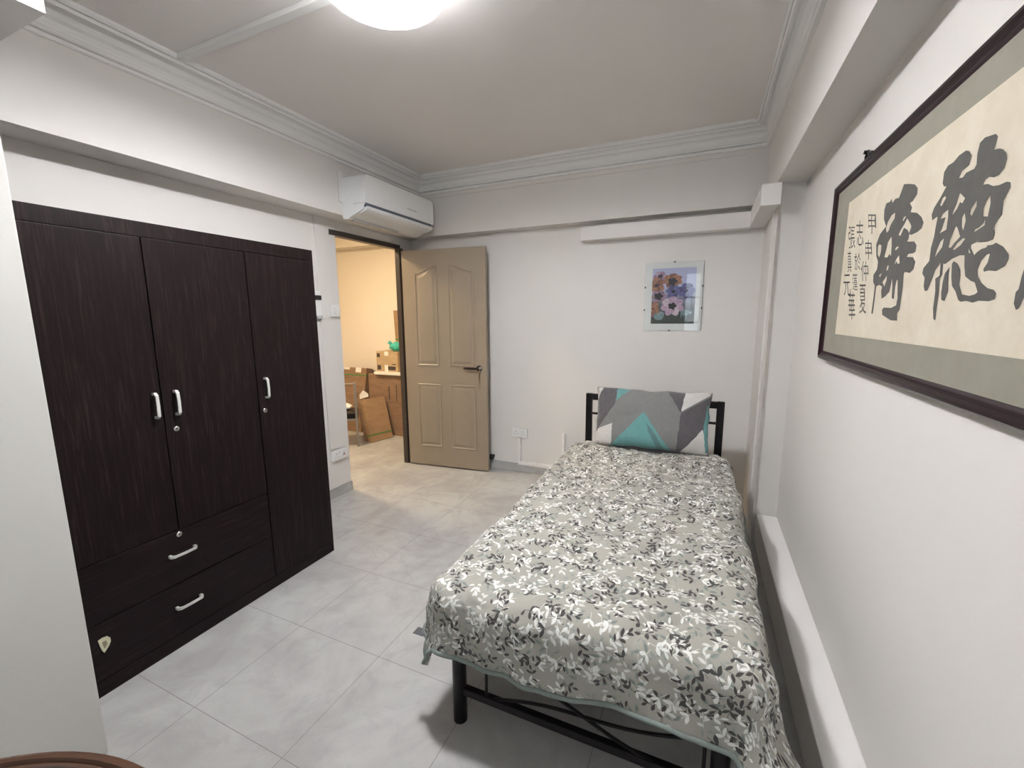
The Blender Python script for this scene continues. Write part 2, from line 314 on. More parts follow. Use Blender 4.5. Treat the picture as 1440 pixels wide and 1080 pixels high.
# cross-section in (x, z): body behind, curved lower lip
body = [(-2.418, 2.385), (-2.215, 2.385), (-2.203, 2.375), (-2.198, 2.30), (-2.199, 2.195), (-2.212, 2.180), (-2.213, 2.166), (-2.225, 2.152), (-2.25, 2.145), (-2.33, 2.118), (-2.36, 2.102), (-2.40, 2.105), (-2.418, 2.13)]
MY = Matrix(((1, 0, 0, 0), (0, 0, 1, 0), (0, 1, 0, 0), (0, 0, 0, 1)))      # (x, z, y) -> (x, y, z)
b = bm_new(); vs = add_prism(b, [(x-.006 if x > -2.41 else x, z) for x, z in body], AY0+.008, AY1-.008, MY); obj('body', b, M_ac, ac, smooth=True)
def rrect(x0, x1, y0, y1, r, n=5, tl=None):
    out = []
    for cx, cy, a0, rr in ((x1, y1, 0, tl or r), (x0, y1, 90, tl or r), (x0, y0, 180, r), (x1, y0, 270, r)):
        ox = cx - rr if cx == x1 else cx + rr; oy = cy - rr if cy == y1 else cy + rr
        for k in range(n+1):
            a = math.radians(a0 + 90*k/n); out.append((ox + rr*math.cos(a), oy + rr*math.sin(a)))
    return out
MX = Matrix(((0, 0, 1, 0), (1, 0, 0, 0), (0, 1, 0, 0), (0, 0, 0, 1)))      # (y, z, x) -> (x, y, z)
b = bm_new(); add_prism(b, rrect(AY0, AY1, 2.197, 2.388, .006, tl=.035), -2.30, -2.194, MX); obj('front_panel', b, M_ac, ac, smooth=True)
b = bm_new(); add_prism(b, [(-2.24, 2.1965), (-2.1985, 2.1965), (-2.2035, 2.173), (-2.24, 2.173)], AY0+.012, AY1-.03, MY); obj('air_slot', b, simple('ac_slot', (.10, .12, .15), .3), ac)
b = bm_new()
add_prism(b, [(-2.193, 2.176), (-2.195, 2.166), (-2.206, 2.152), (-2.27, 2.132), (-2.272, 2.137), (-2.216, 2.157), (-2.210, 2.176)], AY0+.02, AY1-.012, MY); obj('louvre', b, M_ac, ac, smooth=True)
b = bm_new(); add_box(b, -2.385, -2.35, AY0+.05, AY0+.55, 2.098, 2.106, .001); obj('bottom_vent', b, M_plastic_grey, ac)
b = bm_new(); k = 0
add_cyl(b, (-2.1945, 2.935, 2.256), (-2.193, 2.935, 2.256), .006, 12)
for k in range(9): add_box(b, -2.1942, -2.193, 2.947+.0115*k, 2.955+.0115*k, 2.251, 2.261 if k in (0, 3, 6) else 2.2585)
obj('brand_mark', b, simple('mark_grey', (.42, .42, .43), .4), ac)
b = bm_new(); add_box(b, XL, XL+.013, 2.434, AY0+.02, 2.22, 2.43, .001); obj('mounting_plate', b, M_plastic, ac)

# ------------------------------------------------------------------ bedroom door
M_door = simple('door_paint', (.30, .243, .180), .36, var=.02, scale=8); M_jamb = simple('dark_jamb', (.045, .036, .032), .4)
b = bm_new(); add_box(b, -2.652, -2.590, 2.50, 3.325, 2.022, 2.062, .003); add_box(b, -2.612, -2.562, 3.268, 3.325, 0, 2.03, .003)
o = struct('door_frame', b, M_jamb, 'dark brown door frame around the open doorway')
A = Vector((-2.535, 3.262, 0)); B_ = Vector((-1.727, 3.345, 0)); DW = (B_-A).length; e = (B_-A).normalized(); nrm = Vector((e.y, -e.x, 0))
DM = Matrix((( e.x, nrm.x, 0, A.x), (e.y, nrm.y, 0, A.y), (0, 0, 1, 0), (0, 0, 0, 1)))     # (u, out, z) -> world; out faces the camera
o = bpy.data.objects.new('door_1', None); COL.objects.link(o); o.location = A; o['kind'] = 'structure'; o['label'] = 'tan moulded bedroom door standing open against the back wall'; door = o
b = bm_new(); vs = add_box(b, 0, DW, -.036, 0, .012, 1.998, .002, M=DM); obj('slab', b, M_door, door)
DMf = DM @ Matrix(((1, 0, 0, 0), (0, 0, 1, 0), (0, 1, 0, 0), (0, 0, 0, 1)))          # (u, z, out)
def door_panel(u0, u1, z0, z1, arch=0):
    def loop(i):
        a, c, d, t = u0+i, u1-i, z0+i, z1-i; n = 14; pts = [(a, d), (c, d)]
        if arch == 0: return pts + [(c, t), (a, t)]
        for k in range(n+1):
            s = k/n; uu = c + (a-c)*s; q = s if arch > 0 else 1-s      # arch>0: peak towards the hinge side
            pts.append((uu, t - .062 + .062*(q*q*(3-2*q))))
        return pts
    b = bm_new(); prev = None
    for i, hgt in ((0, 0), (.004, .0055), (.009, .006), (.014, .0015), (.020, .0008), (.026, .001), (.046, .0065)):
        ring = [b.verts.new(DMf @ Vector((x, y, hgt))) for x, y in loop(i)]
        if prev:
            for k in range(len(ring)): b.faces.new((prev[k], prev[(k+1) % len(ring)], ring[(k+1) % len(ring)], ring[k]))
        prev = ring
    b.faces.new(prev); return obj('panel', b, M_door, door)
door_panel(.125, .350, .965, 1.860, -1); door_panel(.455, .695, .965, 1.860, 1); door_panel(.122, .360, .195, .797); door_panel(.452, .705, .195, .797)
hd = None
b = bm_new(); add_cyl(b, DM @ Vector((.745, 0, .955)), DM @ Vector((.745, .012, .955)), .027, 24); add_cyl(b, DM @ Vector((.745, .01, .955)), DM @ Vector((.745, .045, .955)), .012, 16); hd = obj('lever_handle', b, M_chrome, door, smooth=True)
b = bm_new(); add_box(b, .612, .755, .038, .054, .946, .966, .005, M=DM); obj('lever', b, simple('dark_metal', (.10, .075, .06), .25, .9), hd, smooth=True)
b = bm_new(); add_cyl(b, DM @ Vector((.752, .008, .935)), DM @ Vector((.752, .035, .925)), .006, 10); add_box(b, .742, .748, .022, .024, .845, .925, M=DM); add_box(b, .750, .757, .026, .028, .79, .915, M=DM); obj('key', b, simple('brass_key', (.42, .33, .2), .3, .9), hd)
b = bm_new(); add_box(b, DW-.001, DW+.0015, -.03, -.006, .90, 1.02, M=DM); obj('latch_plate', b, M_chrome, door)
b = bm_new(); add_cyl(b, (-1.752, YBW, .108), (-1.752, 3.47, .108), .014, 14); add_lathe(b, [(0, .0), (.018, .004), (.027, .016), (.027, .028), (.018, .040), (0, .044)], (-1.752, 3.485, .108), 18, Matrix.Rotation(PI/2, 4, 'X')); tag(obj('door_stop', b, M_rubber), 'small black round door stop on the wall behind the open door', 'door stop')

# ------------------------------------------------------------------ wardrobe
def wood(name, horizontal=False):
    m = Mat(name, (.02, .012, .012), .42); p = m.world()
    s = (6, 2.2, 60) if horizontal else (6, 60, 2.2)
    a = m.noise(m.mapping(p, s), 1.6, 5, .6, dist=1.5); c = m.noise(m.mapping(p, tuple(v*2.3 for v in s)), 1.5, 3, .6, dist=.8)
    col = m.mix(m.ramp(a, [(.50, (0, 0, 0)), (.72, (1, 1, 1))]), (.0075, .0042, .0046), (.026, .0155, .016))
    col = m.mix(m.ramp(c, [(.55, (0, 0, 0)), (.8, (.6, .6, .6))]), col, (.006, .003, .004))
    m.color(col); m.bump(a, .25, .0015); m.b.inputs['Specular IOR Level'].default_value = .16; return m.mat
M_wood = wood('wenge_laminate'); M_woodh = wood('wenge_laminate_level', True)
wd = thing('wardrobe', 'dark wenge three door wardrobe with two drawers against the left wall', 'wardrobe', (-2.29, 1.185, 0))
FX = -1.986
b = bm_new()
add_box(b, -2.585, FX, .585, .603, .0, 1.77, .001); add_box(b, -2.585, FX-.002, 1.767, 1.785, 0, 1.77, .001); add_box(b, -2.585, -2.575, .603, 1.767, 0, 1.77)
add_box(b, -2.575, FX-.02, .603, 1.767, 1.752, 1.768); add_box(b, -2.575, FX-.03, .603, 1.767, .05, .066); add_box(b, -2.575, FX-.03, 1.387, 1.401, .066, 1.752); add_box(b, -2.575, FX-.03, .603, 1.387, .51, .524)
obj('carcass', b, M_wood, wd)
b = bm_new(); add_box(b, FX-.018, FX, .604, 1.766, 1.714, 1.77, .001); obj('top_rail', b, M_wood, wd)
b = bm_new(); add_box(b, FX-.018, FX-.001, .604, 1.766, 0, .060, .001); obj('plinth', b, M_woodh, wd)
def bar_handle(parent, y, z, vertical, L=.105):
    b = bm_new(); t = .0045; pr = .026
    pts = [(0, -L/2), (pr*.6, -L/2), (pr, -L/2+.010), (pr+.002, 0), (pr, L/2-.010), (pr*.6, L/2), (0, L/2), (0, L/2-.010), (pr*.55, L/2-.010), (pr-t, L/2-.018), (pr-t+.002, 0), (pr-t, -L/2+.018), (pr*.55, -L/2+.010), (0, -L/2+.010)]
    if vertical: M = Matrix(((1, 0, 0, FX), (0, 0, 1, y), (0, 1, 0, z), (0, 0, 0, 1)))
    else: M = Matrix(((1, 0, 0, FX), (0, 1, 0, y), (0, 0, 1, z), (0, 0, 0, 1)))
    add_prism(b, pts, -.0055, .0055, M); obj('handle', b, M_handle, parent, smooth=True)
def lock(parent, y, z):
    b = bm_new(); add_lathe(b, [(.011, 0), (.011, .003), (.009, .005), (.006, .006), (.006, .004), (0, .004)], (FX, y, z), 20, Matrix.Rotation(PI/2, 4, 'Y')); lk = obj('lock', b, M_chrome, parent, smooth=True)
    b = bm_new(); add_box(b, FX+.004, FX+.0048, y-.001, y+.001, z-.004, z+.004); obj('keyhole', b, M_dark, lk)
def front(name, y0, y1, z0, z1, mat):
    b = bm_new(); add_box(b, FX-.018, FX, y0, y1, z0, z1, .0015); return obj(name, b, mat, wd)
d = front('door', .604, .982, .5225, 1.711, M_wood); bar_handle(d, .957, 1.06, True)
d = front('door', .9865, 1.391, .5225, 1.711, M_wood); bar_handle(d, 1.032, 1.06, True); lock(d, 1.023, .95)
d = front('door', 1.396, 1.766, .063, 1.711, M_wood); bar_handle(d, 1.435, 1.06, True); lock(d, 1.423, .947)
d = front('drawer', .604, 1.391, .290, .5185, M_woodh); bar_handle(d, .985, .420, False); lock(d, .982, .500)
d = front('drawer', .604, 1.391, .063, .2865, M_woodh); bar_handle(d, .985, .185, False)
b = bm_new(); f_ = lambda p: Vector((FX+.001+.0, p[0], p[1]))
dpts = [(.678, .226), (.692, .229), (.706, .226), (.713, .214), (.713, .200), (.706, .186), (.690, .168), (.685, .180), (.681, .200)]
ipts = [(.688, .213), (.700, .213), (.702, .198), (.693, .184), (.690, .196)]
add_prism(b, dpts, FX, FX+.004, MX); st_ = obj('cream_catch', b, simple('cream_plastic', (.68, .66, .47), .5), wd); st_['label'] = 'cream plastic catch stuck on the lower drawer'
b = bm_new(); add_prism(b, ipts, FX+.004, FX+.0052, MX); obj('recess', b, simple('olive', (.30, .27, .18), .6), st_)

# ------------------------------------------------------------------ switches, sockets, trunking
def plate(name, label, cat, M, w, h, parts):
    """M maps (u, v, out) to the wall; parts draws the details"""
    t = thing(name, label, cat, M @ Vector((w/2, 0, 0)))
    b = bm_new(); vs = add_box(b, 0, w, 0, h, 0, .022, .003, M=M); obj('plate', b, M_plastic, t, smooth=True)
    for nm, mat, boxes in parts:
        for bb in boxes:
            b = bm_new(); add_box(b, *bb, .0006, M=M); obj(nm, b, mat, t)
    return t
M_sock = simple('socket_hole', (.12, .11, .11), .5); M_red = simple('red_marker', (.45, .12, .10), .4)
ML = Matrix(((0, 0, 1, XW), (1, 0, 0, 2.455), (0, 1, 0, 1.415), (0, 0, 0, 1)))
plate('light_switch', 'square white light switch beside the doorway', 'switch', ML, .088, .09, [('rocker', M_plastic, [(.026, .062, .018, .072, .02, .027)])])
def sock_parts(w, red=False):
    holes = []
    for cx in (w*.27, w*.73):
        holes += [(cx-.0025, cx+.0025, .048, .058, .0215, .0226), (cx-.016, cx-.009, .028, .033, .0215, .0226), (cx+.009, cx+.016, .028, .033, .0215, .0226)]
    out = [('pin_hole', M_sock, holes[:6]), ('rocker', M_plastic, [(w*.40, w*.47, .052, .070, .02, .026), (w*.53, w*.60, .052, .070, .02, .026)])]
    if red: out.append(('red_marker', M_red, [(w*.73-.006, w*.73+.008, .030, .046, .022, .0232)]))
    return out
ML = Matrix(((0, 0, 1, XW), (1, 0, 0, 2.365), (0, 1, 0, .292), (0, 0, 0, 1)))
plate('double_socket', 'white double wall socket low beside the doorway, next to the wardrobe', 'socket', ML, .160, .086, sock_parts(.16, True))
MB = Matrix(((1, 0, 0, -1.552), (0, 0, -1, YBW), (0, 1, 0, .320), (0, 0, 0, 1)))
plate('double_socket', 'white double wall socket on the back wall between the open door and the bed', 'socket', MB, .150, .086, sock_parts(.15))
t = thing('isolator_switch', 'small white isolator switch half hidden behind the wardrobe edge', 'switch', (XW, 2.345, 1.40))
b = bm_new(); add_box(b, XW+.001, XW+.026, 2.30, 2.358, 1.418, 1.60, .003); obj('housing', b, M_plastic, t)
b = bm_new(); add_box(b, XW+.001, XW+.036, 2.30, 2.358, 1.535, 1.567, .002); obj('black_cap', b, M_dark, t)
b = bm_new(); add_box(b, XW+.001, XW+.03, 2.32, 2.365, 1.400, 1.423, .002); obj('grey_gland', b, M_plastic_grey, t)
def trunk(label, boxes, name='cable_trunking', cat='cable trunking', mat=None):
    b = bm_new()
    for x in boxes: add_box(b, *x, .0015)
    return tag(obj(name, b, mat or M_white), label, cat)
trunk('white cable trunking from the back wall socket down and along the skirting', [(-1.486, -1.463, YBW-.036, YBW, .067, .319), (-1.486, -.85, YBW-.0365, YBW, .067, .092)])
trunk('short white vertical cable trunking on the back wall left of the bed', [(-1.072, -1.049, YBW-.030, YBW, .095, .397)])
trunk('long white boxed trunking along the back wall that turns toward the column', [(-.92, .25, 3.42, YBW-.001, 1.992, 2.097), (.25, .344, 2.87, YBW-.001, 2.0, 2.112), (.25, .3455, 2.83, 2.88, 2.0, 2.112)], 'pipe_boxing', 'pipe boxing')
trunk('white vertical trunking on the side of the corner column behind the bed', [(.334, .345, 3.02, 3.08, .10, 2.0)], 'column_trunking', 'cable trunking', M_wall)

# ------------------------------------------------------------------ calligraphy on the right wall
M_frame = simple('dark_frame_wood', (.016, .006, .009), .30, var=.25, scale=14, Specular_IOR_Level=.25)
def silk(name, c1, c2, s):
    m = Mat(name, c1, .75); p = m.world()
    m.color(m.ramp(m.noise(p, s, 4, .7), [(.35, c1), (.7, c2)])); m.bump(m.noise(p, 500, 2), .1, .0005); return m.mat
M_mat = silk('grey_silk_mount', (.255, .243, .20), (.285, .272, .226), 12); M_paper = silk('aged_paper', (.60, .535, .425), (.68, .62, .51), 9)
M_ink = silk('hazed_ink', (.080, .077, .072), (.098, .094, .088), 30)  # ink lightened to grey: haze of the omitted glass put into its colour
FY0, FY1, FZ0, FZ1 = .45, 2.172, 1.223, 1.902
cf = thing('framed_calligraphy', 'large dark framed calligraphy of brushed characters on cream paper hanging on the right wall', 'framed calligraphy', (XRW, 1.31, FZ0))
b = bm_new()
pr = [(0, 0), (0, .026), (.006, .033), (.014, .034), (.020, .028), (.023, .029), (.028, .024), (.036, .020), (.036, 0)]    # (inward, out of the wall)
rings = []
for i_, o_ in pr:
    rings.append([b.verts.new((XRW-o_, y, z)) for y, z in ((FY0+i_, FZ0+i_), (FY1-i_, FZ0+i_), (FY1-i_, FZ1-i_), (FY0+i_, FZ1-i_))])
for r1, r2 in zip(rings, rings[1:]+rings[:1]):
    for k in range(4): b.faces.new((r1[k], r1[(k+1) % 4], r2[(k+1) % 4], r2[k]))
obj('frame', b, M_frame, cf, smooth=True)
b = bm_new(); add_box(b, .4570, XRW-.002, FY0+.02, FY1-.02, FZ0+.02, FZ1-.02); obj('mount', b, M_mat, cf)
b = bm_new(); add_box(b, .4562, .4569, .66, 1.985, 1.331, 1.801); obj('paper', b, M_paper, cf)
ink = lambda p: Vector((.4555, p[0], p[1]))
for loops in ([CAL_A]+CAL_AH, [CAL_B]+CAL_BH, [CAL_S], [CAL_R[:1] + CAL_R[1:] + [(.93, 1.50), (.90, 1.60), (.88, 1.70), (.86, 1.71), (.87, 1.60), (.90, 1.50)]]):
    b = bm_new(); add_poly_holes(b, loops, ink); obj('brushed_character', b, M_ink, cf)
# the small signature characters, three columns
for ch, q in CAL_SMALL:
    fc = bpy.data.curves.new('t', 'FONT'); fc.body = ch; fc.size = 1; fc.resolution_u = 3; fc.offset = -.004
    to = bpy.data.objects.new('t', fc); COL.objects.link(to); dg = bpy.context.evaluated_depsgraph_get(); me = bpy.data.meshes.new_from_object(to.evaluated_get(dg)); bpy.data.objects.remove(to)
    b = bm_new(); b.from_mesh(me)
    if not b.verts: b.free(); continue
    xs = [v.co.x for v in b.verts]; ys = [v.co.y for v in b.verts]; x0, x1, y0, y1 = min(xs), max(xs), min(ys), max(ys)
    for v in b.verts:
        s = (v.co.x-x0)/(x1-x0); t = (v.co.y-y0)/(y1-y0)
        s += .05*math.sin(t*7); 
        yy = (q[3][0]*(1-s)+q[2][0]*s)*(1-t) + (q[0][0]*(1-s)+q[1][0]*s)*t; zz = (q[3][1]*(1-s)+q[2][1]*s)*(1-t) + (q[0][1]*(1-s)+q[1][1]*s)*t
        v.co = Vector((.4555, yy, zz))
    obj('small_character', b, M_ink, cf)
b = bm_new()
hy, hz = 1.86, FZ1
add_tube(b, [(XRW-.012, hy+.02, hz-.005), (XRW-.014, hy+.016, hz+.020), (XRW-.014, hy, hz+.032), (XRW-.014, hy-.016, hz+.020), (XRW-.012, hy-.02, hz-.005)], .005, 8); add_cyl(b, (XRW-.001, hy, hz+.026), (XRW-.026, hy, hz+.030), .006, 10); add_box(b, XRW-.02, XRW-.006, hy-.028, hy+.028, hz-.004, hz+.006, .002)
obj('hanging_hook', b, M_black, cf)

# ------------------------------------------------------------------ flower picture on the back wall
MP = Matrix(((1, 0, 0, 0), (0, 0, -1, YBW), (0, 1, 0, 0), (0, 0, 0, 1)))      # (x, z, out)
PX0, PX1, PZ0, PZ1 = -.4265, -.0205, 1.2945, 1.801
fp = thing('flower_picture', 'clip framed picture of orange, mauve and blue flowers on the back wall above the bed', 'picture', (-.218, YBW, PZ0))
b = bm_new(); add_box(b, PX0, PX1, PZ0, PZ1, .001, .010, .0005, M=MP); obj('mount_board', b, simple('white_board', (.74, .76, .74), .6, var=.02), fp)
U0, U1, W0, W1 = -.375, -.068, 1.346, 1.757
def pm(u, v, o=0): return MP @ Vector((U0+(U1-U0)*u, W1-(W1-W0)*v, .0102+o))
layer = [0]
def blob(name, mat, cu, cv, ru, rv, lobes=0, amp=0, rot=0, n=40):
    layer[0] += 1; b = bm_new(); pts = []
    for k in range(n):
        a = 2*PI*k/n; r = 1 + amp*abs(math.cos(lobes*a/2+rot)) - amp*.6 + .06*math.sin(3*a+cu*20)
        u = cu + ru*r*math.cos(a); v = cv + rv*r*math.sin(a)
        pts.append(b.verts.new(pm(min(1, max(0, u)), min(1, max(0, v)), layer[0]*.00004)))
    b.faces.new(pts); obj(name, b, mat, fp, recalc=False)
def cm(name, c, c2=None, s=60):
    m = Mat(name, c, .45); m.color(m.ramp(m.noise(m.world(), s, 4, .65), [(.36, c), (.62, c2 or tuple(x*.55 for x in c))])); return m.mat
pbg = Mat('print_background', (.5, .5, .7), .4); uvw = pbg.sep(pbg.world())
vv = (uvw[2] - W0)/(W1-W0); nz = V(pbg.t, pbg.noise(pbg.mapping(pbg.world(), (1, 1, .25)), 45, 4, .6)); fac = (vv + (nz-.5)*.5)
pbg.color(pbg.ramp(fac.k, [(.0, (.015, .02, .025)), (.22, (.03, .06, .06)), (.36, (.10, .12, .15)), (.5, (.30, .33, .45)), (.75, (.50, .54, .72)), (1, (.44, .47, .66))]))
b = bm_new(); add_box(b, U0, U1, W0, W1, .0098, .0103, M=MP); obj('print', b, pbg.mat, fp)
M_o = cm('orange_petal', (.50, .23, .12), (.24, .10, .06)); M_p = cm('pink_petal', (.62, .48, .60), (.36, .22, .34)); M_bl = cm('blue_petal', (.16, .17, .42), (.06, .06, .2)); M_dk = cm('flower_eye', (.015, .015, .02)); M_br = cm('brown_mauve_petal', (.36, .25, .30), (.13, .08, .10)); M_te = cm('teal_glass', (.26, .38, .40), (.10, .18, .2)); M_lf = cm('leaf_dark', (.03, .06, .04), (.01, .02, .015))
def flower(cu, cv, R, mats, eye=.26, n=6, squash=.72, rot=0, ecv=0):
    """petals overlapping round a dark eye, drawn back to front"""
    for k in range(n):
        a = rot + 2*PI*k/n; layer[0] += 1; b = bm_new(); pts = []
        px_, py_ = cu + R*.48*math.cos(a), cv + R*.48*squash*math.sin(a)
        for q in range(18):
            t = 2*PI*q/18; ru = R*(.56+.05*math.sin(3*t+k)); lx, ly = ru*math.cos(t), ru*.72*math.sin(t)
            u = px_ + lx*math.cos(a) - ly*math.sin(a); v = py_ + (lx*math.sin(a) + ly*math.cos(a))*squash
            pts.append(b.verts.new(pm(min(1, max(0, u)), min(1, max(0, v)), layer[0]*.000018)))
        b.faces.new(pts); obj('petal', b, mats[k % len(mats)], fp, recalc=False)
    blob('flower_eye', M_dk, cu, cv+ecv, R*eye*1.25, R*eye*.8, 5, .35)
M_o2 = cm('orange_petal_shade', (.30, .12, .07), (.13, .05, .035)); M_p2 = cm('pink_petal_shade', (.42, .27, .40), (.22, .12, .2)); M_bl2 = cm('blue_petal_shade', (.09, .09, .26), (.03, .03, .1)); M_lt = cm('petal_edge', (.70, .62, .66), (.5, .38, .45))
blob('leaf', M_lf, .45, .66, .44, .34, 5, .15); blob('leaf', M_lf, .74, .60, .24, .24, 3, .2); blob('leaf', M_lf, .30, .90, .34, .10, 3, .2); blob('leaf', M_lf, .70, .90, .28, .12, 4, .2)
blob('vase', M_te, .18, .85, .13, .085, 2, .1); blob('vase', M_te, .80, .80, .13, .05, 3, .3)
flower(.18, .14, .155, (M_p, M_p2), .3, 6, .62)
flower(.10, .30, .19, (M_o, M_o2), .2, 6, .8, .4)
flower(.47, .22, .225, (M_o, M_o, M_o2), .36, 7, .56, .3, .02)
flower(.80, .41, .19, (M_bl, M_bl2), .15, 7, .75, .8); flower(.50, .42, .17, (M_bl, M_bl2, M_bl), .2, 6, .75, .2)
flower(.16, .50, .19, (M_br, M_p2), .4, 6, .6, 1)
flower(.04, .72, .16, (M_o, M_o2), .1, 5, .9, .4)
flower(.49, .68, .265, (M_p, M_lt, M_p), .27, 7, .66, .25)
for u_ in (.70, .76, .82): blob('stem', M_te, u_, .84, .008, .07)
g = bpy.data.materials.new('clear_glass'); g.use_nodes = True; t = g.node_tree; t.nodes.clear()
o1 = t.nodes.new('ShaderNodeOutputMaterial'); mx = t.nodes.new('ShaderNodeMixShader'); tr = t.nodes.new('ShaderNodeBsdfTransparent'); gl = t.nodes.new('ShaderNodeBsdfGlossy'); fr = t.nodes.new('ShaderNodeFresnel')
gl.inputs['Roughness'].default_value = .015; fr.inputs[0].default_value = 1.5; t.links.new(fr.outputs[0], mx.inputs[0]); t.links.new(tr.outputs[0], mx.inputs[1]); t.links.new(gl.outputs[0], mx.inputs[2]); t.links.new(mx.outputs[0], o1.inputs[0])
b = bm_new(); add_box(b, PX0-.001, PX1+.001, PZ0-.001, PZ1+.001, .0116, .0136, M=MP); obj('glass', b, g, fp)
b = bm_new(); add_box(b, PX1, PX1+.0025, PZ0, PZ1, 0, .011, M=MP); obj('backing_edge', b, simple('dark_board_edge', (.12, .10, .09), .7), fp)
for x, z, hw, hh in ((-.222, PZ1, .007, .004), (-.24, PZ0, .007, .004), (PX0, 1.62, .004, .007), (PX0, 1.45, .004, .007), (PX1, 1.62, .004, .007), (PX1, 1.46, .004, .007)):
    b = bm_new(); add_box(b, x-hw, x+hw, z-hh, z+hh, .008, .0155, .0008, M=MP); obj('clip', b, M_black, fp)

# ------------------------------------------------------------------ bed
BX0, BX1, BYF, BYH = -.732, .132, 1.130, 3.045
bed = thing('bed_frame', 'black metal single bed frame with open headboard and crossed bars at the foot', 'bed', ((BX0+BX1)/2, 2.09, 0))
for x in (BX0, BX1):
    b = bm_new(); add_box(b, x-.023, x+.023, BYH-.015, BYH+.015, 0, .852, .004); obj('headboard_post', b, M_black, bed)
for x in (-.708, .108):
    b = bm_new(); add_cyl(b, (x, BYF, .0), (x, BYF, .47), .0245, 28); obj('leg', b, M_black, bed, smooth=True)
b = bm_new(); add_box(b, BX0+.023, BX1-.023, BYH-.014, BYH+.014, .805, .850, .003); obj('headboard_rail', b, M_black, bed)
b = bm_new(); add_cyl(b, (BX0+.02, BYH, .705), (BX1-.02, BYH, .705), .0085, 12); obj('headboard_bar', b, M_black, bed, smooth=True)
b = bm_new(); add_box(b, BX0+.023, BX1-.023, BYH-.012, BYH+.012, .36, .39, .002); obj('headboard_lower_rail', b, M_black, bed)
b = bm_new(); add_box(b, -.69, .09, BYF-.012, BYF+.012, .108, .136, .004); obj('foot_rail', b, M_black, bed)
b = bm_new(); add_box(b, -.60, .065, BYF-.006, BYF+.006, .258, .272, .002); obj('foot_upper_bar', b, M_black, bed)
for x in (-.603, .068):
    b = bm_new(); add_cyl(b, (x, BYF, .13), (x, BYF, .33), .0055, 10); obj('foot_rod', b, M_black, bed, smooth=True)
def arc(p, q, bow, n=16):
    out = []
    for k in range(n+1):
        s = k/n; out.append((p[0]+(q[0]-p[0])*s, BYF-.004, p[1]+(q[1]-p[1])*s + bow*math.sin(PI*2*s)))
    return out
b = bm_new(); add_tube(b, arc((-.60, .266), (.065, .122), .020), .0055, 8); obj('cross_bar', b, M_black, bed, smooth=True)
b = bm_new(); add_tube(b, arc((-.60, .122), (.065, .266), .016), .0055, 8); obj('cross_bar', b, M_black, bed, smooth=True)
for x in (BX0+.004, BX1-.004):
    b = bm_new(); add_box(b, x-.012, x+.012, BYF+.02, BYH-.015, .255, .295, .003); obj('side_rail', b, M_black, bed)
b = bm_new()
for k in range(9): add_box(b, BX0+.016, BX1-.016, 1.25+k*.21, 1.30+k*.21, .278, .294)
obj('slats', b, M_black, bed)
b = bm_new(); add_cyl(b, (-.30, 2.1, 0), (-.30, 2.1, .28), .018, 12); obj('middle_leg', b, M_black, bed, smooth=True)

def poly_mask(m, x, y, pts):
    """1 inside the convex polygon (any order of turning)"""
    a = sum(p[0]*q[1]-q[0]*p[1] for p, q in zip(pts, pts[1:]+pts[:1])); s = 1 if a > 0 else -1; out = None
    for p, q in zip(pts, pts[1:]+pts[:1]):
        h = ((y - p[1])*((q[0]-p[0])*s) - (x - p[0])*((q[1]-p[1])*s)).gt(0)
        out = h if out is None else out*h
    return out
def weave(m, amount=.25):
    uv = m.coord('UV'); x = m.noise(m.mapping(uv, (30, 420, 1)), 1, 2); return x
C_dark, C_mid, C_teal, C_white, C_tdk = (.078, .072, .082), (.185, .186, .183), (.115, .31, .31), (.62, .60, .58), (.08, .19, .19)
def patch_fabric(name, base, polys):
    m = Mat(name, base, .85); u, v, _ = m.sep(m.coord('UV'))
    n1 = V(m.t, m.noise(m.coord('UV'), 9, 2)) - .5
    u = u + n1*.025; v = v + n1*.02; col = base
    for c, pts in polys: col = m.mix(poly_mask(m, u, v, pts), col, c)
    w_ = m.noise(m.mapping(m.coord('UV'), (25, 260, 1)), 1.0, 3)
    col2 = m.mix(m.ramp(w_, [(.35, (0, 0, 0)), (.7, (.12, .12, .12))]), col, (.4, .4, .4)); m.color(col2); m.bump(V(m.t, m.noise(m.mapping(m.coord('UV'), (9, 4, 1), (0, 0, 0), (0, 0, .6)), 1, 3, .6, dist=1.2)), .8, .02)
    m.b.inputs['Sheen Weight'].default_value = .15
    return m.mat
M_pillow = patch_fabric('patchwork_cotton', C_mid, [
    (C_dark, [(-.1, 1.1), (-.1, .30), (.02, .25), (.185, .72), (.215, 1.1)]),
    (C_white, [(-.1, 1.1), (.085, 1.1), (.0, .74), (-.1, .7)]),
    (C_white, [(-.1, -.1), (-.1, .18), (.03, .28), (.18, .72), (.165, -.1)]),
    (C_teal, [(.20, 1.1), (.37, 1.1), (.185, .76)]),
    (C_teal, [(.165, .02), (.45, .62), (.72, -.06), (.15, -.12)]),
    (C_tdk, [(.45, .62), (.55, .30), (.72, -.05), (.60, -.05), (.50, .3)]),
    (C_dark, [(.60, 1.1), (.79, 1.1), (.76, .64)]),
    (C_white, [(.79, 1.1), (1.0, 1.02), (.985, .95), (.765, .67)]),
    (C_dark, [(.76, .64), (1.02, .96), (.98, .45), (.80, .06), (.735, .02)]),
    (C_white, [(.76, -.1), (.76, .0), (.955, .42), (.985, .3), (1.1, -.1)]),
    (C_teal, [(.985, .80), (1.1, .8), (1.1, .05), (.975, .05), (.96, .5)])])
